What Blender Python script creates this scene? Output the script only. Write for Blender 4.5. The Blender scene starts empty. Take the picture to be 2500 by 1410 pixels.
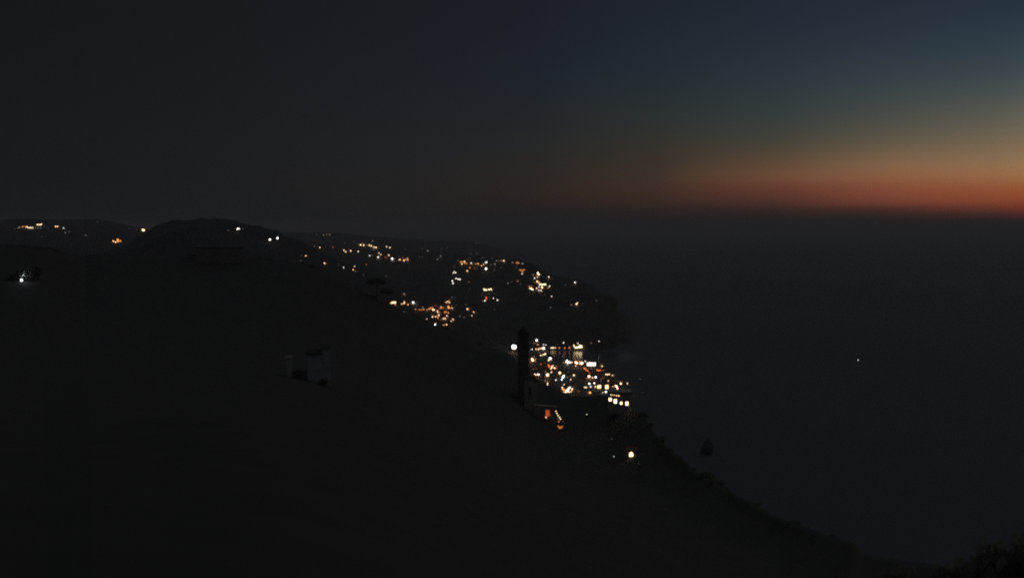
import bpy, bmesh, math, random
from mathutils import Vector, noise
random.seed(7)
HAZE = 2.0e-4
S = bpy.context.scene
COL = S.collection
R = math.radians

# ------------------------------------------------------------ camera
CAM_Z = 150.0
F = 2165.0                       # focal length in photograph pixels (2500 wide)
PITCH = math.atan(150 / F)
cd = bpy.data.cameras.new('camera'); cam = bpy.data.objects.new('camera', cd); COL.objects.link(cam)
cam.location = (0, 0, CAM_Z)
cam.rotation_euler = (R(90) - PITCH, 0, 0)
cd.sensor_width = 36; cd.lens = 36 * F / 2500
cd.clip_start = 0.3; cd.clip_end = 400000
S.camera = cam
S.view_settings.view_transform = 'Standard'; S.view_settings.look = 'None'
S.view_settings.exposure = 0; S.view_settings.gamma = 1; S.view_settings.use_curve_mapping = False

def ray(x, y):
    """unit-horizontal direction, tangent of elevation and azimuth of a photograph pixel"""
    cx, cy, cz = (x - 1250) / F, -(y - 705) / F, 1.0
    Y = cz * math.cos(PITCH) + cy * math.sin(PITCH)
    Z = -cz * math.sin(PITCH) + cy * math.cos(PITCH)
    h = math.hypot(cx, Y)
    return cx / h, Y / h, Z / h, math.atan2(cx, Y)

def pt(x, y, D):
    a, b, t, _ = ray(x, y)
    return Vector((a * D, b * D, CAM_Z + t * D))

# ------------------------------------------------------------ sky
def lin(c):
    c = c / 255
    return c / 12.92 if c <= 0.04045 else ((c + 0.055) / 1.055) ** 2.4
SKY_Y = [0, 100, 200, 300, 350, 400, 430, 460, 490, 510, 530, 560, 620]
SKY = {
0:[(20,22,25),(21,23,26),(22,24,27),(23,25,28),(23,25,28),(23,25,28),(23,25,28),(23,25,28),(23,25,28),(22,24,27),(22,24,26),(21,23,25),(21,23,25)],
575:[(23,25,29),(24,26,30),(25,27,31),(26,28,32),(27,29,32),(28,29,31),(28,29,31),(28,29,31),(27,29,31),(26,28,31),(25,27,30),(24,26,29),(24,26,28)],
1000:[(25,28,33),(26,29,35),(28,31,36),(30,33,37),(32,34,37),(33,34,36),(35,34,35),(35,34,34),(34,33,33),(33,32,32),(30,30,31),(27,28,30),(25,26,28)],
1300:[(27,30,38),(29,32,41),(30,36,44),(34,38,41),(37,39,40),(41,39,37),(43,38,36),(45,38,34),(43,35,33),(38,33,33),(33,31,32),(29,29,31),(27,28,31)],
1600:[(31,36,45),(32,40,49),(36,45,51),(45,49,48),(52,50,44),(58,50,42),(62,50,41),(66,48,39),(60,43,37),(48,37,35),(38,33,33),(31,31,33),(27,28,31)],
1900:[(33,42,53),(37,47,57),(45,55,61),(57,63,62),(72,68,58),(98,76,57),(116,80,58),(106,62,48),(88,53,44),(62,42,38),(44,35,35),(32,31,33),(28,29,32)],
2200:[(36,47,58),(42,54,65),(55,67,71),(81,81,74),(104,93,74),(138,105,76),(148,100,70),(143,82,58),(134,72,52),(88,50,43),(52,37,37),(32,31,33),(29,30,33)],
2425:[(37,49,62),(46,60,70),(64,74,77),(97,94,83),(121,104,81),(149,115,84),(158,110,75),(156,88,56),(146,76,50),(116,58,44),(64,40,38),(32,31,33),(29,30,33)],
2500:[(38,50,63),(49,64,75),(68,80,82),(107,102,87),(130,111,84),(156,122,86),(164,115,75),(162,90,55),(152,72,46),(130,56,40),(72,41,38),(33,32,34),(29,31,34)],
}
W = bpy.data.worlds.new('World'); S.world = W; W.use_nodes = True
N = W.node_tree.nodes; L = W.node_tree.links
for n in list(N): N.remove(n)
def nd(t, **k):
    n = N.new(t)
    for a, v in k.items(): setattr(n, a, v)
    return n
tc = nd('ShaderNodeTexCoord'); sp = nd('ShaderNodeSeparateXYZ'); L.new(tc.outputs['Generated'], sp.inputs[0])
el = nd('ShaderNodeMath', operation='ARCSINE'); L.new(sp.outputs['Z'], el.inputs[0])
az = nd('ShaderNodeMath', operation='ARCTAN2'); L.new(sp.outputs['X'], az.inputs[0]); L.new(sp.outputs['Y'], az.inputs[1])
EL0, EL1 = R(-4), R(90)
mr = nd('ShaderNodeMapRange'); L.new(el.outputs[0], mr.inputs['Value'])
mr.inputs['From Min'].default_value = EL0; mr.inputs['From Max'].default_value = EL1
ZEN = (0.058, 0.062, 0.070)
def interp(xs, vs, x):
    if x <= xs[0]: return vs[0]
    for i in range(len(xs) - 1):
        if x <= xs[i + 1]:
            t = (x - xs[i]) / (xs[i + 1] - xs[i])
            a, b = vs[i], vs[i + 1]
            return tuple(p + (q - p) * t for p, q in zip(a, b)) if isinstance(a, tuple) else a + (b - a) * t
    return vs[-1]
def sky_ramp(stops):
    r = nd('ShaderNodeValToRGB'); e = r.color_ramp.elements
    stops = sorted(stops)
    while len(e) < len(stops): e.new(0.5)
    for i, (p, c) in enumerate(stops):
        e[i].position = p; e[i].color = (c[0], c[1], c[2], 1)
    L.new(mr.outputs[0], r.inputs[0]); return r
YS = [0, 60, 120, 180, 230, 280, 320, 350, 380, 400, 415, 430, 445, 460, 475, 490, 500, 510, 520, 530, 545, 560, 590, 620]
cols = []
for x in sorted(SKY):
    st = []
    for y in YS:
        c = interp(SKY_Y, SKY[x], y); t = ray(x, y)[2]
        st.append(((math.atan(t) - EL0) / (EL1 - EL0), tuple(lin(v) for v in c)))
    top = tuple(lin(v) for v in SKY[x][0])
    st.append(((R(35) - EL0) / (EL1 - EL0), tuple((a + b) / 2 for a, b in zip(top, ZEN))))
    st.append((1.0, ZEN))
    cols.append((ray(x, 555)[3], sky_ramp(st).outputs[0]))
def side(azd, hor, mid, up):
    st = [(0.0, (0.008, 0.009, 0.011)), ((R(0) - EL0) / (EL1 - EL0), tuple(v * 0.3 for v in hor)), ((R(2.2) - EL0) / (EL1 - EL0), hor),
          ((R(7) - EL0) / (EL1 - EL0), mid), ((R(18) - EL0) / (EL1 - EL0), up), (1.0, ZEN)]
    cols.append((R(azd), sky_ramp(st).outputs[0]))
side(55, (0.40, 0.15, 0.07), (0.30, 0.23, 0.14), (0.07, 0.08, 0.10))
side(80, (0.16, 0.08, 0.05), (0.12, 0.10, 0.08), (0.05, 0.06, 0.07))
side(120, (0.03, 0.02, 0.02), (0.03, 0.03, 0.035), (0.02, 0.025, 0.035))
side(179, (0.030, 0.031, 0.035), (0.032, 0.034, 0.038), (0.036, 0.038, 0.044))
cur = cols[0][1]
for (a0, _), (a1, o1) in zip(cols, cols[1:]):
    m = nd('ShaderNodeMapRange', interpolation_type='LINEAR'); L.new(az.outputs[0], m.inputs['Value'])
    m.inputs['From Min'].default_value = a0; m.inputs['From Max'].default_value = a1
    mx = nd('ShaderNodeMix', data_type='RGBA'); L.new(m.outputs[0], mx.inputs[0])
    L.new(cur, mx.inputs[6]); L.new(o1, mx.inputs[7]); cur = mx.outputs[2]
bg = nd('ShaderNodeBackground'); L.new(cur, bg.inputs[0]); bg.inputs[1].default_value = 1.0
nsky = nd('ShaderNodeTexSky', sky_type='NISHITA'); nsky.sun_disc = False
nsky.sun_elevation = R(-3.5); nsky.sun_rotation = R(55)
bg2 = nd('ShaderNodeBackground'); L.new(nsky.outputs[0], bg2.inputs[0]); bg2.inputs[1].default_value = 0.004
ad = nd('ShaderNodeAddShader'); L.new(bg.outputs[0], ad.inputs[0]); L.new(bg2.outputs[0], ad.inputs[1])
wo = nd('ShaderNodeOutputWorld'); L.new(ad.outputs[0], wo.inputs[0])

# last of the afterglow, from beyond the right edge of the picture
sd = bpy.data.lights.new('sun', 'SUN'); so = bpy.data.objects.new('sun', sd); COL.objects.link(so)
sd.energy = 0.06; sd.angle = R(60); sd.color = (0.95, 0.97, 1.0)
so.rotation_euler = (R(40), 0, R(180 - 55))
so.location = (0, 0, 600)

C = S.cycles
C.use_denoising = False
C.pixel_filter_type = 'BLACKMAN_HARRIS'; C.filter_width = 2.1       # the soft focus of the phone lens
C.max_bounces = 3; C.diffuse_bounces = 1; C.glossy_bounces = 2; C.volume_bounces = 0; C.transmission_bounces = 1
C.sample_clamp_indirect = .3; C.sample_clamp_direct = 8
C.use_light_tree = True
C.caustics_reflective = False; C.caustics_refractive = False

# ------------------------------------------------------------ materials
def mat(name, col, rough=0.9, var=0.3, scale=0.2, emit=None, strength=0, spec=0.2, bump=0.0):
    m = bpy.data.materials.new(name); m.use_nodes = True
    n = m.node_tree.nodes; l = m.node_tree.links; b = n['Principled BSDF']
    b.inputs['Roughness'].default_value = rough
    b.inputs['Specular IOR Level'].default_value = spec
    b.inputs['Base Color'].default_value = (*col, 1)
    if var:
        t = n.new('ShaderNodeTexCoord'); z = n.new('ShaderNodeTexNoise'); z.inputs['Scale'].default_value = scale
        z.inputs['Detail'].default_value = 5
        l.new(t.outputs['Object'], z.inputs['Vector'])
        r = n.new('ShaderNodeValToRGB'); e = r.color_ramp.elements
        e[0].position = .3; e[1].position = .7
        e[0].color = (*[c * (1 - var) for c in col], 1); e[1].color = (*[min(1, c * (1 + var)) for c in col], 1)
        l.new(z.outputs['Fac'], r.inputs[0]); l.new(r.outputs[0], b.inputs['Base Color'])
        if bump:
            u = n.new('ShaderNodeBump'); u.inputs['Strength'].default_value = bump; u.inputs['Distance'].default_value = 1
            l.new(z.outputs['Fac'], u.inputs['Height']); l.new(u.outputs[0], b.inputs['Normal'])
    if emit:
        b.inputs['Emission Color'].default_value = (*emit, 1); b.inputs['Emission Strength'].default_value = strength
    return m
M = {
 'soil': mat('scrub_covered_hillside', (0.052, 0.050, 0.045), var=.3, scale=.06),
 'near': mat('dark_garden_hillside', (0.053, 0.051, 0.046), var=.10, scale=.3),
 'far': mat('far_wooded_slope', (0.026, 0.026, 0.025), var=.3, scale=.01),
 'town': mat('town_ground', (0.10, 0.095, 0.085), var=.3, scale=.08),
 'leaf': mat('dark_foliage', (0.165, 0.165, 0.145), var=.3, scale=.8),
 'leaf2': mat('pine_foliage', (0.150, 0.150, 0.135), var=.3, scale=.8),
 'bark': mat('bark', (0.06, 0.05, 0.04), var=.4, scale=3),
 'plaster': mat('cream_plaster', (0.42, 0.38, 0.32), var=.2, scale=.7),
 'plaster2': mat('ochre_plaster', (0.36, 0.27, 0.18), var=.2, scale=.7),
 'white': mat('white_plaster', (0.38, 0.385, 0.395), var=.2, scale=.7),
 'tile': mat('clay_roof_tile', (0.20, 0.11, 0.075), var=.3, scale=1.5),
 'render': mat('grey_cement_render', (0.20, 0.19, 0.175), var=.15, scale=.5),
 'lead': mat('dark_lead_roof', (0.035, 0.033, 0.032), var=.2, scale=2),
 'stone': mat('weathered_stone', (0.15, 0.128, 0.112), var=.35, scale=.6),
 'warmstone': mat('pale_church_stone', (0.42, 0.36, 0.29), var=.3, scale=.5),
 'metal': mat('lamp_post_metal', (0.06, 0.06, 0.06), .5, var=.2, scale=3),
 'glassdark': mat('unlit_window_glass', (0.06, 0.06, 0.062), .3, var=.2, scale=2, spec=.3),
 'wood': mat('brown_door_wood', (0.12, 0.07, 0.04), var=.3, scale=3),
 'hull': mat('dark_boat_hull', (0.03, 0.035, 0.045), .4, var=.2, scale=1),
 'cabin': mat('boat_cabin_paint', (0.35, 0.35, 0.35), .4, var=.1, scale=1),
 'rock': mat('wet_sea_rock', (0.085, 0.080, 0.072), .9, var=.4, scale=.5),
}
for k_ in ('leaf', 'leaf2'):        # leaves let light through
    n_ = M[k_].node_tree.nodes; l_ = M[k_].node_tree.links
    tb = n_.new('ShaderNodeBsdfTranslucent'); tb.inputs['Color'].default_value = (.22, .22, .17, 1)
    mx_ = n_.new('ShaderNodeMixShader'); mx_.inputs[0].default_value = .5
    l_.new(n_['Principled BSDF'].outputs[0], mx_.inputs[1]); l_.new(tb.outputs[0], mx_.inputs[2]); l_.new(mx_.outputs[0], n_['Material Output'].inputs['Surface'])
LC = {'w': (1.0, .91, .83), 'c': (.82, .92, 1.0), 'p': (1.0, .57, .31), 'o': (1.0, .36, .10), 'r': (1.0, .20, .07), 'y': (1.0, .74, .42), 'g': (.62, .85, .32)}
BR = {'f': .13, 'd': .55, 'n': 4.0, 'b': 6.0, 'x': 5.0}
_lm = {}
def lightmat(c, b):
    k = c + b
    if k not in _lm:
        s = BR[b] * {'o': .42, 'r': .3, 'g': .5, 'w': .8}.get(c, 1.0) * (1.6 if b in 'fd' and c in 'or' else 1)
        _lm[k] = mat('lit_%s_lamp' % {'w': 'white', 'c': 'cool', 'p': 'peach', 'o': 'orange', 'r': 'red', 'y': 'yellow', 'g': 'green'}[c],
                     LC[c], var=0, emit=LC[c], strength=s)
    return _lm[k]

# ------------------------------------------------------------ helpers
def link(name, me, parent=None, mats=()):
    o = bpy.data.objects.new(name, me); COL.objects.link(o)
    for m in mats: o.data.materials.append(m)
    if parent: o.parent = parent
    return o
def from_bm(name, bm, mats, parent=None, smooth=False):
    me = bpy.data.meshes.new(name); bm.to_mesh(me); bm.free()
    for m in mats: me.materials.append(m)
    if smooth:
        for p in me.polygons: p.use_smooth = True
    return link(name, me, parent)
def empty(name, loc, rz=0):
    o = bpy.data.objects.new(name, None); COL.objects.link(o); o.location = loc; o.rotation_euler = (0, 0, rz)
    o.empty_display_size = .5; return o
def tag(o, label, cat=None, group=None, kind=None):
    if label: o['label'] = label
    if cat: o['category'] = cat
    if group: o['group'] = group
    if kind: o['kind'] = kind
    return o
def box(bm, x0, x1, y0, y1, z0, z1, mi=0):
    v = [bm.verts.new(p) for p in ((x0, y0, z0), (x1, y0, z0), (x1, y1, z0), (x0, y1, z0), (x0, y0, z1), (x1, y0, z1), (x1, y1, z1), (x0, y1, z1))]
    for f in ((0, 3, 2, 1), (4, 5, 6, 7), (0, 1, 5, 4), (1, 2, 6, 5), (2, 3, 7, 6), (3, 0, 4, 7)):
        bm.faces.new([v[i] for i in f]).material_index = mi
def lathe(bm, prof, n=10, cx=0, cy=0, mi=0):
    rings = []
    for r, z in prof:
        if r < 1e-6: rings.append([bm.verts.new((cx, cy, z))])
        else: rings.append([bm.verts.new((cx + r * math.cos(2 * math.pi * i / n), cy + r * math.sin(2 * math.pi * i / n), z)) for i in range(n)])
    for a, b in zip(rings, rings[1:]):
        for i in range(n):
            j = (i + 1) % n
            q = [a[i % len(a)], a[j % len(a)], b[j % len(b)], b[i % len(b)]]
            u = []
            for v in q:
                if v not in u: u.append(v)
            if len(u) > 2: bm.faces.new(u).material_index = mi
def globe(bm, r, z, mi=0, n=8):
    lathe(bm, [(0, z - r)] + [(r * math.sin(math.pi * k / 6), z - r * math.cos(math.pi * k / 6)) for k in range(1, 6)] + [(0, z + r)], n, mi=mi)
def fbm(x, y, s, o=4, seed=0):
    return noise.fractal(Vector((x / s + seed, y / s, seed * 1.7)), 1.0, 2.0, o)

# ------------------------------------------------------------ terrain: real ridges, each with its own distance
class Ridge:
    """crest: (pixel x, pixel y, distance). fr(az) = distance where the front slope starts, back = length of the back slope"""
    def __init__(s, crest, front, back, amp, p=1.0, rough=0.0, seed=0, lo=None):
        s.a = []; s.D = []; s.z = []
        for x, y, D in crest:
            u = ray(x, y); s.a.append(u[3]); s.D.append(float(D)); s.z.append(CAM_Z + u[2] * D)
        s.front, s.back, s.amp, s.p, s.rough, s.seed, s.lo = front, back, amp, p, rough, seed, lo
    def crest(s, a):
        return interp(s.a, s.D, a), interp(s.a, s.z, a)
    def rag(s, a, r, D, zc):
        if not s.rough: return 0
        q = (r - D) / (0.035 * D)
        return s.rough * math.exp(-q * q) * min(1, max(0, zc / 25)) * fbm(D * a, r * .2, 14, 5, s.seed)
    def h(s, a, r):
        if a < s.a[0] or a > s.a[-1]: return -30
        D, zc = s.crest(a)
        if s.lo is not None:
            return s.lo(s, a, r, D, zc) + s.rag(a, r, D, zc)
        f = s.front(a)
        if r <= D:
            t = (r - f) / max(1.0, D - f)
            if t <= 0: return -6 if t > -.2 else -30
            z = zc * t ** s.p
        else:
            t = (r - D) / s.back
            if t >= 1: return -30
            z = zc * (1 - t * t) - 4 * t
        w = min(1, abs(r - D) / (0.12 * D)) * min(1, max(0, zc / 60)) * min(1, max(0, (z + 2) / 15))
        return z + s.amp * w * fbm(a * r, r, 90, 4, s.seed) + s.rag(a, r, D, zc)
    def radii(s, a, nf, nb):
        D = s.crest(a)[0]; f = s.front(a) if s.front else 0
        f0 = f - (D - f) * .05 if s.front else 2.0
        return [f0 + (D - f0) * (i / nf) ** (1.0 if s.front else 1.5) for i in range(nf)] + [D] + [D + s.back * (i / nb) for i in range(1, nb + 1)]
    def mesh(s, name, a0, a1, na, nf, nb, m):
        bm = bmesh.new(); prev = None
        for i in range(na + 1):
            a = a0 + (a1 - a0) * i / na
            row = [bm.verts.new((r * math.sin(a), r * math.cos(a), s.h(a, r))) for r in s.radii(a, nf, nb)]
            if prev:
                for j in range(len(row) - 1): bm.faces.new((prev[j], prev[j + 1], row[j + 1], row[j]))
            prev = row
        bmesh.ops.recalc_face_normals(bm, faces=bm.faces)
        return from_bm(name, bm, [m], smooth=True)

def az_of(x): return ray(x, 700)[3]

# near dark hillside: sight-line profile kept below the crest all the way
near_crest = [(-900, 560, 400), (-300, 575, 400), (-100, 592, 400), (0, 596, 400), (90, 601, 400), (150, 613, 410), (205, 629, 420), (250, 623, 420), (300, 621, 420), (480, 625, 420), (600, 627, 420),
  (680, 633, 420), (740, 643, 420), (800, 664, 420), (850, 690, 420), (880, 715, 420), (930, 736, 420), (1000, 767, 425), (1060, 793, 425), (1130, 822, 430),
  (1190, 850, 430), (1240, 864, 430), (1262, 885, 430), (1300, 922, 430), (1340, 946, 425), (1400, 960, 410), (1480, 970, 390), (1540, 992, 350), (1575, 1018, 320),
  (1600, 1062, 290), (1640, 1100, 255), (1700, 1150, 215), (1800, 1213, 175), (1900, 1267, 145), (1990, 1297, 125), (2080, 1322, 110), (2110, 1352, 105),
  (2220, 1376, 98), (2330, 1392, 92), (2500, 1405, 85), (2800, 1440, 75), (3300, 1500, 65)]
_sm = []
def smooth_crest(s, a):
    if not _sm:
        for i in range(401):
            q = R(-50) + R(100) * i / 400; w = [q + R(.8) * k for k in range(-6, 7)]
            _sm.append((sum(interp(s.a, s.D, v) for v in w) / 13, sum(interp(s.a, s.z, v) for v in w) / 13))
    u = min(399.99, max(0, (a + R(50)) / R(100) * 400)); i = int(u); f = u - i
    return _sm[i][0] * (1 - f) + _sm[i + 1][0] * f, _sm[i][1] * (1 - f) + _sm[i + 1][1] * f
def near_profile(s, a, r, D, zc):
    if r <= D:
        t = r / D
        Ds, zs = smooth_crest(s, a); q = min(1, max(0, (t - .45) / .5)); q = q * q * (3 - 2 * q)
        slope = (zs - CAM_Z) / Ds * (1 - q) + (zc - CAM_Z) / D * q
        zc = CAM_Z + slope * D; Dk = Ds * (1 - q) + D * q
        line = CAM_Z + (zc - CAM_Z) * t
        k = 34 * (Dk / 430) ** 1.3
        c = 5 * (1 - t) + k * 4 * t * (1 - t) * (0.35 + 0.65 * t)
        w = min(1, t * 4) * min(1, (1 - t) * 6)
        return line - c + w * (.8 * fbm(a * r, r, 22, 4, 3) * min(1, D / 200))
    t = (r - D) / s.back
    return zc * (1 - t) ** 1.4 - 6 * t if t < 1 else -30
near = Ridge(near_crest, None, 170, 0, rough=1.3, seed=2, lo=near_profile)
near.mesh('hillside', R(-44), R(40), 900, 70, 14, M['near'])['kind'] = 'structure'

def const(v): return lambda a: v
def by_x(pairs):
    A = [az_of(x) for x, _ in pairs]; V = [float(v) for _, v in pairs]
    return lambda a: interp(A, V, a)
headland = Ridge([(100, 640, 2300), (500, 620, 2500), (690, 577, 2600), (760, 588, 2500), (850, 599, 2400), (950, 609, 2300), (1050, 616, 2200), (1120, 622, 2100), (1200, 629, 1950), (1270, 637, 1800),
  (1300, 645, 1650), (1340, 671, 1480), (1375, 679, 1420), (1405, 685, 1380), (1437, 692, 1330), (1447, 700, 1310), (1458, 714, 1280), (1476, 722, 1240), (1500, 731, 1200), (1506, 735, 1190), (1508.5, 748, 1188),
  (1510, 800, 1186), (1512, 812, 1185), (1526, 814, 1184), (1536, 821, 1182), (1546, 832, 1180), (1550, 842, 1178)],
  by_x([(100, 900), (700, 800), (1100, 900), (1250, 1060), (1330, 1083), (1350, 1083), (1470, 1080), (1490, 1095), (1508, 1120), (1514, 1150), (1550, 1165)]), 500, 9, p=.62, rough=2.0, seed=5)
headland.mesh('headland', az_of(100), az_of(1550), 760, 46, 10, M['soil'])['kind'] = 'structure'
hill = Ridge([(150, 640, 1500), (300, 602, 1500), (345, 577, 1500), (370, 557, 1500), (400, 543, 1500), (430, 538, 1500), (480, 534, 1500), (545, 534, 1500), (570, 538, 1500), (600, 546, 1500), (625, 551, 1500), (660, 558, 1500),
  (682, 563, 1500), (692, 572, 1490), (740, 592, 1450), (800, 622, 1400), (860, 655, 1350), (930, 690, 1300), (1000, 740, 1200)], const(700), 500, 7, p=.8, rough=2.6, seed=8)
hill.mesh('hill', az_of(150), az_of(1000), 420, 34, 10, M['far'])['kind'] = 'structure'
back = Ridge([(-900, 520, 3000), (-200, 530, 3000), (0, 536, 3000), (60, 533, 3000), (140, 536, 3000), (200, 534, 3000), (240, 534, 3000), (275, 540, 3000), (345, 556, 3000), (420, 568, 3000), (620, 590, 3000), (700, 600, 3000)],
  const(1500), 900, 14, p=.7, rough=3.0, seed=11)
back.mesh('hill', R(-44), az_of(700), 420, 30, 8, M['far'])['kind'] = 'structure'
coast = Ridge([(560, 566, 4600), (680, 567, 4600), (790, 567, 4600), (860, 571, 4600), (930, 578, 4600), (1000, 584, 4600), (1080, 588, 4600), (1140, 587, 4600), (1190, 598, 4600), (1240, 612, 4600), (1285, 626, 4600)],
  const(3600), 900, 10, p=.7, rough=4.0, seed=14)
coast.mesh('far_coast', az_of(560), az_of(1285), 260, 20, 8, M['far'])['kind'] = 'structure'
# the flat of the harbour town
def shore(z0): return z0
town_far = by_x([(900, 1120), (1330, 1120), (1345, 1050), (1356, 1015), (1400, 978), (1450, 958), (1490, 930), (1530, 888), (1548, 868), (1556, 800), (1560, 720)])
class Town:
    def h(s, a, r):
        if a < az_of(900) or a > az_of(1560): return -30
        e = town_far(a); e0 = 560
        d = min(e - r, (r - e0) * .5, (az_of(1558) - a) * r)
        if d < -6: return -30
        return min(3.0, -1.5 + d * .35) + (max(0, fbm(a * r, r, 40, 3, 4)) * 1.5 if d > 12 else 0)
town = Town()
bm = bmesh.new(); prev = None
for i in range(221):
    a = az_of(900) + (az_of(1560) - az_of(900)) * i / 220
    e = town_far(a); row = []
    for j in range(61):
        r = 560 + (e + 5 - 560) * j / 60
        row.append(bm.verts.new((r * math.sin(a), r * math.cos(a), max(-4, town.h(a, r)))))
    if prev:
        for j in range(60): bm.faces.new((prev[j], prev[j + 1], row[j + 1], row[j]))
    prev = row
from_bm('ground', bm, [M['town']], smooth=True)['kind'] = 'structure'

LAYERS = [near, town, headland, hill, back, coast]
def H(a, r): return max(l.h(a, r) for l in LAYERS)
def sit(x, y, h=0.0, rmin=60, rmax=4800, layers=None):
    """ground point under a thing whose height-h point is seen at pixel (x, y)"""
    dx, dy, t, a = ray(x, y)
    Ls = layers or LAYERS
    r = rmin; st = 2.0; last = r
    while r < rmax:
        z = CAM_Z + t * r
        g = max(l.h(a, r) for l in Ls)
        if z <= g + h and g > -2:
            lo, hi = last, r
            for _ in range(12):
                m = (lo + hi) / 2
                if CAM_Z + t * m <= max(l.h(a, m) for l in Ls) + h: hi = m
                else: lo = m
            g = max(l.h(a, hi) for l in Ls)
            return Vector((dx * hi, dy * hi, g)), hi, a
        last = r; st = max(1.5, r * .004); r += st
    return None

# ------------------------------------------------------------ sea
bm = bmesh.new()
n = 96
rs = [0, 400, 900, 2000, 6000, 20000, 60000, 160000]
rings = [[bm.verts.new((r * math.cos(2 * math.pi * i / n), r * math.sin(2 * math.pi * i / n), 0)) for i in range(n)] for r in rs[1:]]
c0 = bm.verts.new((0, 0, 0))
for i in range(n):
    bm.faces.new((c0, rings[0][i], rings[0][(i + 1) % n]))
    for a, b in zip(rings, rings[1:]): bm.faces.new((a[i], b[i], b[(i + 1) % n], a[(i + 1) % n]))
m = bpy.data.materials.new('night_sea_water'); m.use_nodes = True
nn = m.node_tree.nodes; ll = m.node_tree.links; b = nn['Principled BSDF']
b.inputs['Base Color'].default_value = (0.086, 0.092, 0.104, 1)
b.inputs['IOR'].default_value = 1.33
# sheltered, smoother water in the harbour; wind-roughened open sea
ge = nn.new('ShaderNodeNewGeometry'); dv = nn.new('ShaderNodeVectorMath'); dv.operation = 'DISTANCE'
ll.new(ge.outputs['Position'], dv.inputs[0]); hb = pt(1425, 868, 1030); dv.inputs[1].default_value = (hb.x, hb.y, 0)
rr_ = nn.new('ShaderNodeMapRange'); rr_.interpolation_type = 'SMOOTHSTEP'; ll.new(dv.outputs['Value'], rr_.inputs['Value'])
rr_.inputs['From Min'].default_value = 48; rr_.inputs['From Max'].default_value = 75
rr_.inputs['To Min'].default_value = .16; rr_.inputs['To Max'].default_value = .75; ll.new(rr_.outputs[0], b.inputs['Roughness'])
sp_ = nn.new('ShaderNodeMapRange'); ll.new(dv.outputs['Value'], sp_.inputs['Value'])
sp_.inputs['From Min'].default_value = 48; sp_.inputs['From Max'].default_value = 75
sp_.inputs['To Min'].default_value = .5; sp_.inputs['To Max'].default_value = .12; ll.new(sp_.outputs[0], b.inputs['Specular IOR Level'])
g = nn.new('ShaderNodeTexCoord'); w1 = nn.new('ShaderNodeTexNoise'); w1.inputs['Scale'].default_value = .35; w1.inputs['Detail'].default_value = 4
w2 = nn.new('ShaderNodeTexNoise'); w2.inputs['Scale'].default_value = .03; w2.inputs['Detail'].default_value = 3
mp = nn.new('ShaderNodeMapping'); mp.inputs['Scale'].default_value = (.6, 1.4, 1); ll.new(g.outputs['Object'], mp.inputs[0])
ll.new(mp.outputs[0], w1.inputs['Vector']); ll.new(mp.outputs[0], w2.inputs['Vector'])
am = nn.new('ShaderNodeMath'); am.operation = 'MULTIPLY_ADD'; ll.new(w2.outputs['Fac'], am.inputs[0]); am.inputs[1].default_value = 2.0; ll.new(w1.outputs['Fac'], am.inputs[2])
bu = nn.new('ShaderNodeBump'); bu.inputs['Strength'].default_value = .6; bu.inputs['Distance'].default_value = .35
ll.new(am.outputs[0], bu.inputs['Height']); ll.new(bu.outputs[0], b.inputs['Normal'])
from_bm('sea', bm, [m])['kind'] = 'structure'

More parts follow.
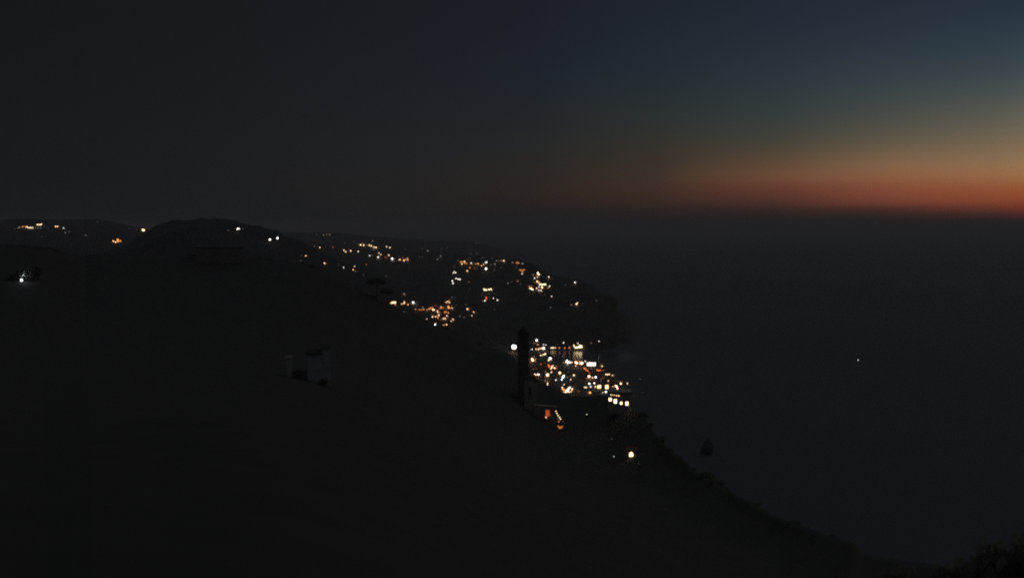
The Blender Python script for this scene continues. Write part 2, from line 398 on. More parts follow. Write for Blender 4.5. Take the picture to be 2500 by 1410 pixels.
# ------------------------------------------------------------ lights of the coast
# (pixel x, y in an enlarged view, core radius there, colour + brightness). Views: origin and enlargement
V = {1: (0, 500, 5.551), 2: (400, 500, 5.551), 3: (700, 540, 5.551), 4: (1050, 560, 5.551), 5: (900, 680, 7.12), 6: (1200, 780, 6.24)}
LT = '''
1 villa lights on the far left ridge
197 322 6 wf;248 310 8 wd;265 305 7 wd;288 300 8 od;308 296 11 on;345 297 11 on;368 300 11 yn;390 308 10 yn;415 308 11 yn;440 308 9 yn;480 310 7 wd;517 312 7 wd;554 312 7 wd
508 268 11 yn;532 267 11 yn;557 265 12 yn;602 286 7 wf;650 313 6 wf;755 292 11 pn;780 292 10 pn;862 316 9 wn;886 378 8 wd;936 363 8 wf;1160 411 7 wd;1319 229 7 wf;567 432 6 wf
1 lights in the valley left of the rounded hill
1754 320 6 wf;1852 330 6 wf;1935 340 15 pb;1948 343 13 pb;1537 490 12 pn;1567 503 12 pn;1595 475 17 ob;1602 497 14 on;1630 488 16 on;1520 670 8 wf
2 lights on the rounded hill
873 345 8 wf;990 333 8 wn;1004 322 12 wb;1024 324 9 wn;1075 324 7 wf;1438 470 14 wb;1541 449 14 wb;148 676 7 wf;285 680 8 wf
3 faint lights on the most distant coast
402 178 8 wf;500 185 9 yd;541 178 8 wd;583 181 9 yd;1165 265 9 wd;1603 377 7 wf;1836 372 7 wf;2098 365 7 wf;2175 355 7 wf
3 lights along the upper slope behind the rounded hill
788 295 8 wf;903 276 8 wf;375 337 9 wf;448 355 9 pn;627 351 8 rn;777 393 11 pn;800 415 9 yn;867 400 12 pn;969 408 10 pn;200 462 8 wf;259 468 9 pn;190 535 8 wf
513 568 12 pn;535 580 7 od;700 587 7 wf;772 627 9 wn;919 611 8 pn;899 655 9 pn;932 674 7 wd;1079 584 8 rn;1042 727 8 wf;1347 742 8 wf
3 lights of the hilltop village on the middle ridge
965 305 8 wf;1000 318 13 yn;1030 297 10 od;1043 322 12 yn;1085 321 9 on;1120 325 11 yn;1145 330 11 yn;1165 348 8 on;1187 350 10 yn;1211 352 11 yn;1147 385 8 wf;1177 388 8 wf
1126 464 10 wn;1163 463 7 wf;1249 431 9 pn;1275 452 9 pn;1238 484 13 wn;1339 485 9 rn;1384 458 11 pn;1353 342 9 yn;1400 354 10 yn;1375 352 7 wf;1428 506 15 wb;1533 518 11 pn
1587 530 12 pn;1612 518 13 on;1637 500 10 on;1640 522 16 on;1573 484 8 gd;1521 482 7 wf;1800 481 7 wf;1840 481 7 wf;1912 400 9 wd;2039 517 8 wd;2060 500 7 wf;2086 471 9 wd
3 orange lights of the hillside hamlet above the bay
1593 984 8 on;1445 1103 17 pb;1468 1103 17 pb;1415 1105 14 ob;1472 1130 8 on;1559 1118 10 pn;1594 1096 13 pn;1590 1112 9 pn;1595 1075 8 od;1643 1128 15 on;1675 1115 8 od;1714 1098 15 wb;1747 1190 10 on
1590 1227 9 wf;1800 1197 10 on;1825 1197 10 on;1855 1192 12 on;1841 1164 7 wd;1905 1195 11 on;1930 1188 12 on;1950 1180 14 on;1975 1168 11 on;1980 1197 13 pn;1995 1197 13 pn
5 orange lights of the hillside hamlet above the bay
1157 462 8 od;1196 481 7 wd;1255 485 14 on;1265 505 16 on;1240 515 12 on;1295 502 10 on;1385 485 18 ob;1390 505 17 ob;1415 508 12 on;1450 510 12 pn;1347 409 12 pn;1377 396 13 pn;1405 410 12 pn
1405 368 9 rn;1440 465 8 od;1195 555 11 pn;1200 580 13 pn;1232 582 10 on;1219 632 17 pn;1205 660 13 on;1203 682 12 on;1165 657 13 pn;1135 650 9 on;1110 663 14 pn;1106 625 8 od;1260 608 8 od
1322 578 17 on;1350 575 12 on;1382 592 16 on;1359 645 12 pn;1302 691 12 pn;1331 693 12 pn;1245 717 8 od;1268 715 7 od;1353 730 9 od;1437 738 11 pn;1466 704 13 pn;1466 732 8 od
1008 698 11 pn;1022 715 8 od;1155 795 14 wb;1168 782 8 wn;1300 803 10 on;1318 801 10 on;1355 797 12 pn;1018 573 8 wf;1035 782 8 wf
1717 525 16 pn;1738 538 9 rn;1826 577 12 pn;1796 642 11 pn;1585 650 8 wd;1655 672 8 wd;1755 620 7 wf;1450 325 12 wf;1508 325 9 wf;1690 450 11 wf;1523 458 8 wf
5 lights beside the long lit terrace on the dark slope
2043 325 13 rb;2048 345 12 rb;2022 380 14 wn;1987 383 9 yd;2167 338 11 wn;2237 371 12 wn;2261 371 8 wd;2092 322 7 wf;2005 180 15 yn;2015 200 15 yn;2035 190 13 yn;2052 198 14 yn;2085 185 14 yn;2100 190 14 yn;2122 175 13 yn;2138 195 12 yn;1760 180 8 wf;2185 535 8 wf
4 faint lights on the most distant coast
628 184 8 wf;675 187 6 wf
4 lights of the plateau village on the headland
548 327 8 wf;632 327 8 wf;375 422 8 wf;415 437 11 on;436 437 11 on;465 434 12 pn;430 465 9 yn;470 456 11 on;492 458 11 on;515 408 8 od;545 390 8 wf;556 454 11 wn;571 478 8 od;333 498 9 rd;540 517 11 on;606 519 9 od;502 559 10 pn
625 463 10 on;650 463 9 pn;605 465 8 od;700 480 9 rn;697 493 8 pn;723 474 8 pn;737 385 7 wf;705 385 8 wf;752 447 11 wn;767 442 12 wn;758 531 17 wb;841 390 8 wf;825 475 9 wf;880 470 9 wd;902 424 8 wd;932 424 8 od;962 421 8 yd
998 423 12 pn;1118 446 9 wd;1187 445 12 on;1172 453 8 on;1200 455 9 on;1225 460 7 wf;1250 460 8 wd;1262 460 7 wd;1167 517 8 wf;962 516 8 wf;870 545 9 wf
4 lights on the dark face of the headland
315 587 9 wn;345 584 10 wn;330 570 8 wn;303 698 13 wn;311 730 12 wn;353 663 10 wn;380 672 11 wn;404 676 12 wn;531 709 9 od;1057 728 8 wd;1105 705 8 wf;1188 697 9 on;1225 737 9 wf
1220 548 12 on;1240 552 10 on;1252 568 12 on;1270 545 11 on;1285 550 9 od;1247 598 10 wn
4 lights of the village on the headland's shoulder
1396 614 9 pd;1440 618 8 pd;1460 588 11 yb;1473 607 12 yb;1415 658 10 wn;1455 645 9 pn;1609 643 10 wn;1453 703 15 pn;1477 720 12 pn;1495 735 12 pb;1515 744 12 pb;1535 744 12 pb;1555 743 12 pb;1568 741 10 pn;1345 770 9 on;1372 780 10 on
1355 797 13 yn;1372 802 12 yn;1387 810 12 yb;1445 797 11 pn;1475 776 9 wn;1518 778 16 pn;1515 790 12 pn;1474 822 10 wn;1502 824 10 wn;1516 840 8 on;1618 768 9 wn;1601 791 9 on;1407 712 8 wf;1647 904 9 wn;1555 885 7 wf;1635 1058 9 gd
1964 718 12 wn;1985 710 8 wf;1835 748 9 wf;1915 1018 8 wd;1985 1008 13 yn;1997 992 8 yn;2063 1010 7 wf;2255 965 9 wf
6 lamps beside the bell tower
343 413 38 wx;320 487 9 pd
6 lamps along the harbour quay
687 313 18 wb;690 365 8 od;705 380 14 on;650 357 8 wd;788 376 10 wn;825 385 9 wn;795 433 22 wb;770 435 13 pn;745 437 11 pn;720 442 11 pn;680 447 11 pn;710 458 10 pn;600 450 8 wd;620 452 9 wn;877 430 7 wf
1097 349 11 wn;1314 368 9 wn;1637 328 10 wn;1518 355 14 yf;910 455 12 yn;928 455 12 yn;945 455 12 yn;973 450 10 pn;1033 435 13 on;1117 435 14 on;1188 425 15 on;1255 388 11 yn;1262 405 12 yn;1275 425 13 yn;1300 422 14 yb;1325 415 13 yb;1345 395 13 yb;1368 400 13 yb;1350 418 12 yb;1378 420 12 yn
6 lamps of the harbour waterfront
735 508 7 wd;745 545 10 yn;765 538 9 yn;785 532 9 yn;800 526 9 yn;818 520 12 yb;650 560 8 wd;618 597 18 pb;628 618 17 pb;670 600 10 on;655 610 9 on;665 633 8 on;600 640 10 rn;893 588 22 wb;870 615 12 yn
1150 622 16 wb;1145 640 16 wb;1165 640 17 wb;1190 650 14 wb;1222 648 14 pn;1158 675 8 wn;1097 648 10 pd;1283 648 18 pb;1300 658 19 pb;1340 635 11 on;1343 668 12 yn;1375 660 25 pb;1283 700 11 pn;1428 632 11 wn;1683 705 12 yn;1683 722 9 od
6 lamps in the streets of the harbour town
755 675 11 rn;740 672 8 od;640 745 9 od;680 745 8 od;868 690 15 rb;880 712 15 rb;917 715 13 pn;935 700 12 pn;905 745 13 pn;920 730 11 pn;950 730 12 pn;967 738 13 pn;985 710 12 rn;990 735 10 rn;912 800 13 pn;913 780 8 on;823 788 9 pd
853 838 25 pb;1040 807 20 pb;1170 795 10 yf;652 832 15 pb;678 835 14 pn;715 832 16 wb;658 862 13 on;680 865 13 on;693 888 8 on;1097 858 17 cb;1087 878 14 cb;1070 910 14 cn;980 917 12 wn;1160 875 9 pd;1208 910 9 pn;1255 842 15 yn;1258 855 10 on;1106 985 10 pn;855 965 10 yn;852 985 9 yn
820 930 9 yd;850 940 9 yd;890 935 9 od;1078 1030 12 yn;1085 1055 15 ob;1105 1065 15 ob;1128 1075 14 ob;1148 1085 17 wb;1160 1070 17 wb;1175 1052 15 wb;1192 1034 13 wb;1230 1050 12 yn;1225 1070 14 ob;1098 1098 13 on;1125 1102 13 yn;1180 1098 13 yn;1208 1095 12 yn;1318 1087 9 od;1335 1087 7 od
1415 740 16 rb;1440 758 13 rb;1462 775 12 rb;1482 797 10 rn;1500 815 9 rn;1485 862 22 pb;1445 895 9 rn;1538 880 13 pn;1587 873 17 wb;1610 765 12 rb;1632 772 14 rb;1655 768 12 rb;1700 770 10 rn;1745 832 13 yn;1768 832 11 yn;1793 830 13 yn;1842 847 10 yn;1872 850 8 od;1685 882 10 rd;1780 930 9 pn
1490 972 14 wb;1565 965 13 wb;1510 1018 13 wn;1415 1025 9 yn;1428 1032 11 yn;1446 1028 11 yn;1582 1020 14 yn;1850 1015 9 pn;1892 1005 14 pb;1908 1018 15 pb;1918 1042 14 pb;1970 972 14 pb;1968 945 9 rn;2068 966 10 yn;2070 982 9 on;1500 1108 20 ob;1742 1097 16 wb;1693 1105 9 yn;1580 1075 8 wf;1320 1087 8 od
'''
CN = {'w': 'white', 'c': 'bluish white', 'p': 'peach', 'o': 'orange', 'r': 'red-orange', 'y': 'pale yellow', 'g': 'greenish'}
BN = {'f': 'barely visible', 'd': 'dim', 'n': 'bright', 'b': 'glaring', 'x': 'very large glaring'}
lamps = []
cluster = None; view = None
for line in LT.strip().splitlines():
    head = line.split(' ', 1)
    if len(head) == 2 and not line[-3:-2].isdigit() and ';' not in line and head[1][0].isalpha():
        view = V[int(head[0])]; cluster = head[1]; continue
    for it in line.split(';'):
        X, Y, rr, cb = it.split()
        lamps.append((view[0] + float(X) / view[2], view[1] + float(Y) / view[2], float(rr) / view[2], cb[0], cb[1], cluster))
_lamp = {}
def lamp_meshes(r, h, c, b):
    k = (round(r, 2), h, c, b)
    if k not in _lamp:
        bm = bmesh.new(); globe(bm, r, h)
        hd = bpy.data.meshes.new('lamp_head'); bm.to_mesh(hd); bm.free(); hd.materials.append(lightmat(c, b))
        bm = bmesh.new(); lathe(bm, [(.16, -1), (.16, .5), (.09, .8), (.07, h - r * .9), (0, h - r * .9)], 6)
        lathe(bm, [(r * .55, h + r * .86), (r * .45, h + r * 1.05), (0, h + r * 1.2)], 6)
        po = bpy.data.meshes.new('pole'); bm.to_mesh(po); bm.free(); po.materials.append(M['metal'])
        bm = bmesh.new(); globe(bm, r, h, 0); lathe(bm, [(.12, -1), (.12, h - r * .9), (0, h - r * .9)], 5, mi=1)
        fa = bpy.data.meshes.new('street_lamp'); bm.to_mesh(fa); bm.free(); fa.materials.append(lightmat(c, b)); fa.materials.append(M['metal'])
        _lamp[k] = (hd, po, fa)
    return _lamp[k]
LITBOX = [  # a lit building front: view, x0, x1, y0, y1, bays, colour, brightness, what, label
 (6, 1456, 1586, 652, 698, 5, 'w', 'b', 'hall', 'long low hall with a glaring white lit front on the harbour waterfront'),
 (6, 1612, 1668, 994, 1042, 2, 'p', 'n', 'shop', 'house with a square peach lit shopfront, left of the two in the harbour town'),
 (6, 1732, 1780, 992, 1050, 2, 'p', 'n', 'shop', 'house with a square peach lit shopfront, right of the two in the harbour town'),
 (4, 1478, 1572, 736, 752, 6, 'y', 'n', 'hotel', 'hotel with a lit window row on the shoulder of the headland'),
 (5, 402, 474, 398, 430, 3, 'p', 'n', 'house', 'house with peach lit windows at the left end of the hillside hamlet'),
]
def boxed(x, y):
    for v, x0, x1, y0, y1, *_ in LITBOX:
        ox, oy, k = V[v]
        if ox + (x0 - 4) / k < x < ox + (x1 + 4) / k and oy + (y0 - 3) / k < y < oy + (y1 + 3) / k: return True
    return False
lamps = [l for l in lamps if not boxed(l[0], l[1])]
score = {'f': .25, 'd': .6, 'n': 1, 'b': 1.3, 'x': 2}
order = sorted(range(len(lamps)), key=lambda i: -lamps[i][2] * score[lamps[i][4]])
keep = set(order[:296])
spots = []; rest = {}
for i, (x, y, rp, c, b, cl) in enumerate(lamps):
    far = cl.startswith('faint lights on the most')
    h = 4.5 if 'harbour' in cl or 'hamlet' in cl else 5.5
    if 'quay' in cl: h = 3.2
    if 'quay' in cl and y < 842 and x > 1370: h = 9.0      # mast-top lamps on the quay
    if 'beside the bell' in cl:
        h = 7.0; p = sit(x, y, h, rmin=500)
    else:
        p = sit(x, y, h, rmin=440 if y < 880 or 'town' in cl or 'front' in cl else 100, layers=[coast] if far else None)
    if p is None:
        print('lamp not placed', x, y, cl); continue
    P, D, a = p
    r = max(.16, rp * D / F * {'f': .85, 'd': .8, 'n': .66, 'b': .8, 'x': .95}[b])
    r = round(r * 10) / 10 if r > .3 else round(r, 2)
    h = max(h, r * 1.3)
    spots.append((x, y, rp, c, b, cl, P, D, a, r, h))
    if i not in keep:
        rest.setdefault((c, b), []).append((P, r, h)); continue
    hd, po, fa = lamp_meshes(r, h, c, b)
    if D > 1250:
        o = link('street_lamp', fa); o.location = P
    else:
        o = empty('street_lamp', P)
        link('lamp_head', hd, o); link('pole', po, o)
    ph = '%s %s lamp%%s among the %s' % (BN[b], CN[c], cl)
    tag(o, ' '.join((ph % '').split()[:16]), 'street lamp', ph % 's')
bm = bmesh.new(); ms = []
for k in rest:
    ms.append(lightmat(*k))
    for P, r, h in rest[k]:
        g = bmesh.new(); globe(g, r, h, len(ms) - 1, n=6); bmesh.ops.translate(g, verts=g.verts, vec=P)
        t = bpy.data.meshes.new('t'); g.to_mesh(t); g.free(); bm.from_mesh(t); bpy.data.meshes.remove(t)
tag(from_bm('distant_lights', bm, ms), 'scattered faint grey and amber specks of light all over the dark slopes', 'distant lights', kind='stuff')
print('lamps', len(spots))

# ------------------------------------------------------------ buildings
def project(P):
    x, y, z = P[0], P[1], P[2] - CAM_Z
    d = y * math.cos(PITCH) - z * math.sin(PITCH); u = y * math.sin(PITCH) + z * math.cos(PITCH)
    return 1250 + F * x / d, 705 - F * u / d
def house(P, yaw, w, d, h, wall, label, cat='house', group=None, name='house', gable=True, lit=None, bays=None, unlit=True):
    """front faces local -y"""
    o = empty(name, P, yaw)
    bm = bmesh.new(); box(bm, -w / 2, w / 2, -d / 2, d / 2, -3, h)
    if not gable: box(bm, -w / 2, w / 2, -d / 2 + .001, d / 2 - .001, h + .13, h + .7)
    from_bm('wall', bm, [M[wall]], o)
    bm = bmesh.new()
    if gable:
        e = .4; rh = w * .0 + d * .22
        a = [bm.verts.new(p) for p in ((-w / 2 - e, -d / 2 - e, h + .02), (w / 2 + e, -d / 2 - e, h + .02), (w / 2 + e, d / 2 + e, h + .02), (-w / 2 - e, d / 2 + e, h + .02),
             (-w / 2 - e + d * .3, 0, h + rh), (w / 2 + e - d * .3, 0, h + rh))]
        for f in ((0, 1, 5, 4), (1, 2, 5), (2, 3, 4, 5), (3, 0, 4), (3, 2, 1, 0)): bm.faces.new([a[i] for i in f])
        box(bm, w * .2, w * .2 + .7, .1, .8, h + .1, h + rh + .9)
        from_bm('roof', bm, [M['tile']], o)
    else:
        box(bm, -w / 2 - .25, w / 2 + .25, -d / 2 - .25, d / 2 + .25, h + .003, h + .127)
        from_bm('roof', bm, [M['lead']], o)
    if bays:
        for (x0, x1, z0, z1, mt) in bays:
            bm = bmesh.new(); box(bm, x0, x1, -d / 2 - .03, -d / 2 + .05, z0, z1)
            q = from_bm('window', bm, [mt], o)
            bm = bmesh.new(); box(bm, x0 - .12, x1 + .12, -d / 2 - .16, -d / 2 - .033, z0 - .14, z0 - .02); from_bm('sill', bm, [M['stone']], q)
    if unlit:
        n = max(2, int(w / 2.6)); fl = max(1, int(h / 2.9))
        for k in range(fl):
            for j in range(n):
                cx = -w / 2 + w * (j + .5) / n
                if k == 0 and j == n // 2:
                    bm = bmesh.new(); box(bm, cx - .5, cx + .5, -d / 2 - .04, -d / 2 + .04, 0, 2.1); from_bm('door', bm, [M['wood']], o); continue
                z = .9 + k * 2.9
                bm = bmesh.new(); box(bm, cx - .45, cx + .45, -d / 2 - .03, -d / 2 + .04, z, z + 1.3); from_bm('window', bm, [M['glassdark']], o)
    return tag(o, label, cat, group)
def face(P, dev=0): return -math.atan2(P[0], P[1]) + dev

taken = []
for v, X0, X1, Y0, Y1, n, c, b, what, lab in LITBOX:
    ox, oy, k = V[v]
    x0, x1, y0, y1 = ox + X0 / k, ox + X1 / k, oy + Y0 / k, oy + Y1 / k
    p = sit((x0 + x1) / 2, y1 + 2, 0.0, rmin=440)
    P, D, a = p
    w = (x1 - x0) * D / F; hh = (y1 - y0) * D / F
    z0 = pt((x0 + x1) / 2, y1, D).z - P.z
    W_ = w * (1.06 if n > 2 else 1.5); dd = max(5, min(9, W_ * .5))
    # push the building back so that its front stands at P
    B = Vector((P.x + math.sin(a) * dd / 2, P.y + math.cos(a) * dd / 2, P.z))
    bw = w / n
    bays = [(-w / 2 + j * bw + bw * .07, -w / 2 + (j + 1) * bw - bw * .07, z0, z0 + hh * (1 if j % 3 else .9), lightmat(c, b)) for j in range(n)]
    house(B, face(P), W_, dd, z0 + hh + .8, 'plaster', lab, what, name=what, gable=n < 5, bays=bays, unlit=False)
    taken.append((x0, y0, x1, y1, D))

def clear(B, yaw, w, d, h, D):
    xs = []; ys = []
    for sx in (-1, 1):
        for sy in (-1, 1):
            for z in (0, h + d * .22 + .9):
                q = Vector((sx * (w / 2 + .3), sy * (d / 2 + .3), z)); c, s_ = math.cos(yaw), math.sin(yaw)
                u = project((B.x + c * q.x - s_ * q.y, B.y + s_ * q.x + c * q.y, B.z + z)); xs.append(u[0]); ys.append(u[1])
    x0, x1, y0, y1 = min(xs), max(xs), min(ys), max(ys)
    for sp in spots:
        if sp[7] > D - 1 and x0 - sp[2] < sp[0] < x1 + sp[2] and y0 - sp[2] < sp[1] < y1 + sp[2] and sp[7] > D: return None
    for t in taken:
        if t[4] > D and x0 < t[2] and x1 > t[0] and y0 < t[3] and y1 > t[1]: return None
    return x0, y0, x1, y1
rnd = random.Random(5)
built = []
areas = {'lamps in the streets of the harbour town': ('houses packed in the harbour town', 'low %s house packed between the street lamps of the harbour town'),
         'lamps of the harbour waterfront': ('houses behind the harbour waterfront', 'low %s house standing on the harbour waterfront'),
         'orange lights of the hillside hamlet above the bay': ('houses of the hillside hamlet', 'small %s house among the orange lamps of the hillside hamlet'),
         'lights of the plateau village on the headland': ('houses of the plateau village', 'small %s house in the village on the headland plateau'),
         'lights of the hilltop village on the middle ridge': ('houses of the hilltop village', 'small %s house in the lit village on the middle ridge'),
         "lights of the village on the headland's shoulder": ('houses on the shoulder of the headland', 'small %s house on the shoulder of the headland')}
names = {'plaster': 'cream', 'plaster2': 'ochre', 'white': 'white'}
cand = sorted([s_ for s_ in spots if s_[5] in areas], key=lambda s_: -s_[2] * (2 if s_[3] in 'or' else 1))
for s_ in cand:
    x, y, rp, c, b, cl, P, D, a, r, h = s_
    if len(built) > 115: break
    for att in range(7):
        w = rnd.uniform(5.5, 11) * (.75 if att > 3 else 1); d = rnd.uniform(5, 7.5) * (.8 if att > 3 else 1); hh = rnd.choice([3.0, 3.2, 5.8]) if att < 3 else 2.9
        dev = rnd.uniform(-.45, .45); off = d / 2 + r + rnd.uniform(.7, 2.0)
        lat = rnd.uniform(-w * .3, w * .3)
        r2 = D + off; a2 = a + lat / D
        g = H(a2, r2)
        if g < .6: continue
        B = Vector((r2 * math.sin(a2), r2 * math.cos(a2), g - .1))
        if any((B - q).length < w * .5 + qw * .5 + 1 for q, qw in built): continue
        if any(math.hypot(B.x - q[6].x, B.y - q[6].y) < max(w, d) * .5 + .8 for q in spots): continue
        yaw = face(B, dev)
        if clear(B, yaw, w, d, hh, D + .5) is None: continue
        wl = rnd.choice(['plaster', 'plaster', 'plaster2', 'white'])
        gp, lb = areas[cl]
        house(B, yaw, w, d, hh, wl, lb % names[wl], 'house', gp + ', ' + names[wl], gable=rnd.random() < .6, unlit=D < 1100)
        built.append((B, w)); break
print('houses', len(built))

# ------------------------------------------------------------ trees
def crown_mesh(name, kind, seed, mat_):
    rg = random.Random(seed); bm = bmesh.new()
    lobes = []
    if kind == 'umbrella':
        for k in range(16):
            an = rg.uniform(0, 6.28); q = math.sqrt(rg.random()) * .72
            lobes.append((math.cos(an) * q, math.sin(an) * q, .80 + rg.uniform(-.03, .05) - q * q * .10, rg.uniform(.20, .30), .10))
    elif kind == 'cypress':
        for k in range(16):
            z = .12 + .82 * k / 15; q = .13 * math.sin(math.pi * min(1, (z + .12) * .8)) + .03
            lobes.append((rg.uniform(-.02, .02), rg.uniform(-.02, .02), z, q, .09))
    else:
        for k in range(15):
            an = rg.uniform(0, 6.28); q = rg.uniform(.05, .34); z = rg.uniform(.38, .86)
            lobes.append((math.cos(an) * q, math.sin(an) * q, z, rg.uniform(.15, .25), .15))
    for (cx, cy, cz, rr, rz) in lobes:
        for k in range(70):
            th = rg.uniform(0, 6.28); ph = math.acos(rg.uniform(-1, 1)); q = rg.uniform(.65, 1.08)
            p = Vector((cx + rr * q * math.sin(ph) * math.cos(th), cy + rr * q * math.sin(ph) * math.sin(th), cz + rz * q * math.cos(ph)))
            s_ = rg.uniform(.022, .05)
            e1 = Vector((rg.gauss(0, 1), rg.gauss(0, 1), rg.gauss(0, 1))).normalized(); e2 = e1.cross(Vector((rg.gauss(0, 1), rg.gauss(0, 1), rg.gauss(0, 1)))).normalized()
            vs = [bm.verts.new(p + e1 * s_ * u + e2 * s_ * w_) for u, w_ in ((-1, -.6), (1, -.5), (.8, .7), (-.7, .6))]
            bm.faces.new(vs)
        # denser heart of the clump
        g = bmesh.new(); bmesh.ops.create_icosphere(g, subdivisions=1, radius=1)
        for v_ in g.verts: v_.co = Vector((cx + v_.co.x * rr * .62, cy + v_.co.y * rr * .62, cz + v_.co.z * rz * .62))
        t = bpy.data.meshes.new('t'); g.to_mesh(t); g.free(); bm.from_mesh(t); bpy.data.meshes.remove(t)
    me = bpy.data.meshes.new(name); bm.to_mesh(me); bm.free(); me.materials.append(mat_); return me
def trunk_mesh(kind):
    bm = bmesh.new()
    top = {'umbrella': .78, 'cypress': .5, 'round': .6}[kind]
    lathe(bm, [(.045, -.25), (.035, .1), (.025, top * .6), (.018, top), (0, top)], 7)
    if kind != 'cypress':
        for k in range(5):
            an = k * 1.26; b0 = Vector((0, 0, top * (.55 + .06 * k))); b1 = Vector((math.cos(an) * .3, math.sin(an) * .3, top + .02))
            pr = []
            for q, rad in ((0, .016), (.5, .011), (1, .005)):
                c_ = b0.lerp(b1, q); pr.append([bm.verts.new(c_ + Vector((math.cos(j * 2.09) * rad, math.sin(j * 2.09) * rad, 0))) for j in range(3)])
            for A_, B_ in zip(pr, pr[1:]):
                for j in range(3): bm.faces.new((A_[j], A_[(j + 1) % 3], B_[(j + 1) % 3], B_[j]))
    me = bpy.data.meshes.new('trunk'); bm.to_mesh(me); bm.free(); me.materials.append(M['bark']); return me
TM = {k: ([crown_mesh('crown', k, 20 + i, M['leaf2' if k == 'umbrella' else 'leaf']) for i in range(2)], trunk_mesh(k)) for k in ('round', 'umbrella', 'cypress')}
def tree(P, kind, w, h, label, group=None, name=None, cat='tree', rz=0):
    o = empty(name or {'round': 'tree', 'umbrella': 'pine_tree', 'cypress': 'cypress_tree'}[kind], P, rz)
    for nm, me in (('crown', TM[kind][0][rnd.randrange(2)]), ('trunk', TM[kind][1])):
        c = link(nm, me, o); c.scale = (w, w, h)
    return tag(o, label, cat, group)
# two umbrella pines whose crowns stand clear of the ridge, right of its middle
for (xc, yt, yb, wpx, D, lab) in ((920, 677, 744, 62, 419, 'flat topped umbrella pine standing alone above the dark ridge, upper of two'),
                                  (945, 705, 752, 44, 421, 'smaller umbrella pine low and right of the flat topped one on the ridge')):
    top = pt(xc, yt, D); a = az_of(xc); g = H(a, D)
    tree((D * math.sin(a), D * math.cos(a), g), 'umbrella', wpx * D / F / 1.9, (top.z - g) / .93, lab)
# scrub and trees along the crest
k = 0
for xx in list(range(20, 1240, 34)) + list(range(1570, 2060, 26)):
    x = xx + rnd.uniform(-10, 10); a = az_of(x); D, zc = near.crest(a)
    r = D + rnd.uniform(1, 6) * D / 420; g = near.h(a, r)
    hh = (zc - g) + rnd.uniform(.1, .9) * D / 420
    k += 1
    tree((r * math.sin(a), r * math.cos(a), g - .3), 'round', hh * rnd.uniform(1.1, 2.2), hh / .95, 'low dark bush on the crest of the black near hillside', 'low bushes along the crest of the near hillside', 'bush', 'bush', rnd.uniform(0, 6))
# ------------------------------------------------------------ bell tower and church on the ridge
D = 372
base = pt(1277.5, 1015, D); top = pt(1277.5, 796, D); hw = 12.3 * D / F
o = empty('bell_tower', (base.x, base.y, base.z - 2), face(base, .12))
Ht = top.z - base.z + 2
zc_ = pt(1277, 816, D).z - base.z + 2            # cornice height
bm = bmesh.new()
box(bm, -hw, hw, -hw, hw, -12, zc_ - 8.5); box(bm, -hw - .12, hw + .12, -hw - .12, hw + .12, zc_ - 8.497, zc_ - 8.2)
for z in (8, 15): 
    if z < zc_ - 10: box(bm, -hw - .1, hw + .1, -hw - .1, hw + .1, z, z + .25)
from_bm('shaft', bm, [M['stone']], o)
bm = bmesh.new()          # belfry: four corner piers, arches and a core
q = hw * .42; z0, z1 = zc_ - 8.197, zc_ - .6
for sx in (-1, 1):
    for sy in (-1, 1): box(bm, min(sx * hw, sx * q), max(sx * hw, sx * q), min(sy * hw, sy * q), max(sy * hw, sy * q), z0, z1)
box(bm, -hw, hw, -hw, hw, z1 + .003, z1 + .6); box(bm, -q + .002, q - .002, -hw + .2, hw - .2, z0, z0 + 1.4); box(bm, -q * .9, q * .9, -q * .9, q * .9, z0 + 1.403, z1)
for sgn in (-1, 1):
    for kx in range(8):
        a0 = math.pi * kx / 8; a1 = math.pi * (kx + 1) / 8
        for u, w_ in (((0, 1), 0), ):
            pass
from_bm('belfry', bm, [M['stone']], o)
bm = bmesh.new(); lathe(bm, [(q * .45, z0 + 2.9), (q * .42, z0 + 3.2), (q * .28, z0 + 3.9), (0, z0 + 4.1)], 10, cy=-hw * .75); from_bm('bell', bm, [M['metal']], o)
bm = bmesh.new(); box(bm, -hw - .35, hw + .35, -hw - .35, hw + .35, zc_ + .003, zc_ + .35)
for sx in (-1, 1):
    for sy in (-1, 1): lathe(bm, [(.28, zc_ + .35), (.22, zc_ + 1.0), (0, zc_ + 1.5)], 6, sx * hw * .9, sy * hw * .9)
from_bm('cornice', bm, [M['lead']], o)
bm = bmesh.new(); hc = Ht - zc_
lathe(bm, [(hw * 1.02, zc_ + .353), (hw * .98, zc_ + hc * .2), (hw * .80, zc_ + hc * .42), (hw * .62, zc_ + hc * .56), (hw * .40, zc_ + hc * .74), (hw * .16, zc_ + hc * .86), (hw * .06, zc_ + hc), (0, zc_ + hc)], 8); from_bm('spire', bm, [M['lead']], o)
bm = bmesh.new(); box(bm, -.05, .05, -.05, .05, Ht, Ht + .7); box(bm, -.22, .22, -.04, .04, Ht + .4, Ht + .5); from_bm('cross', bm, [M['metal']], o)
tag(o, 'tall dark bell tower with a stepped pointed cap rising in front of the harbour lights', 'bell tower')

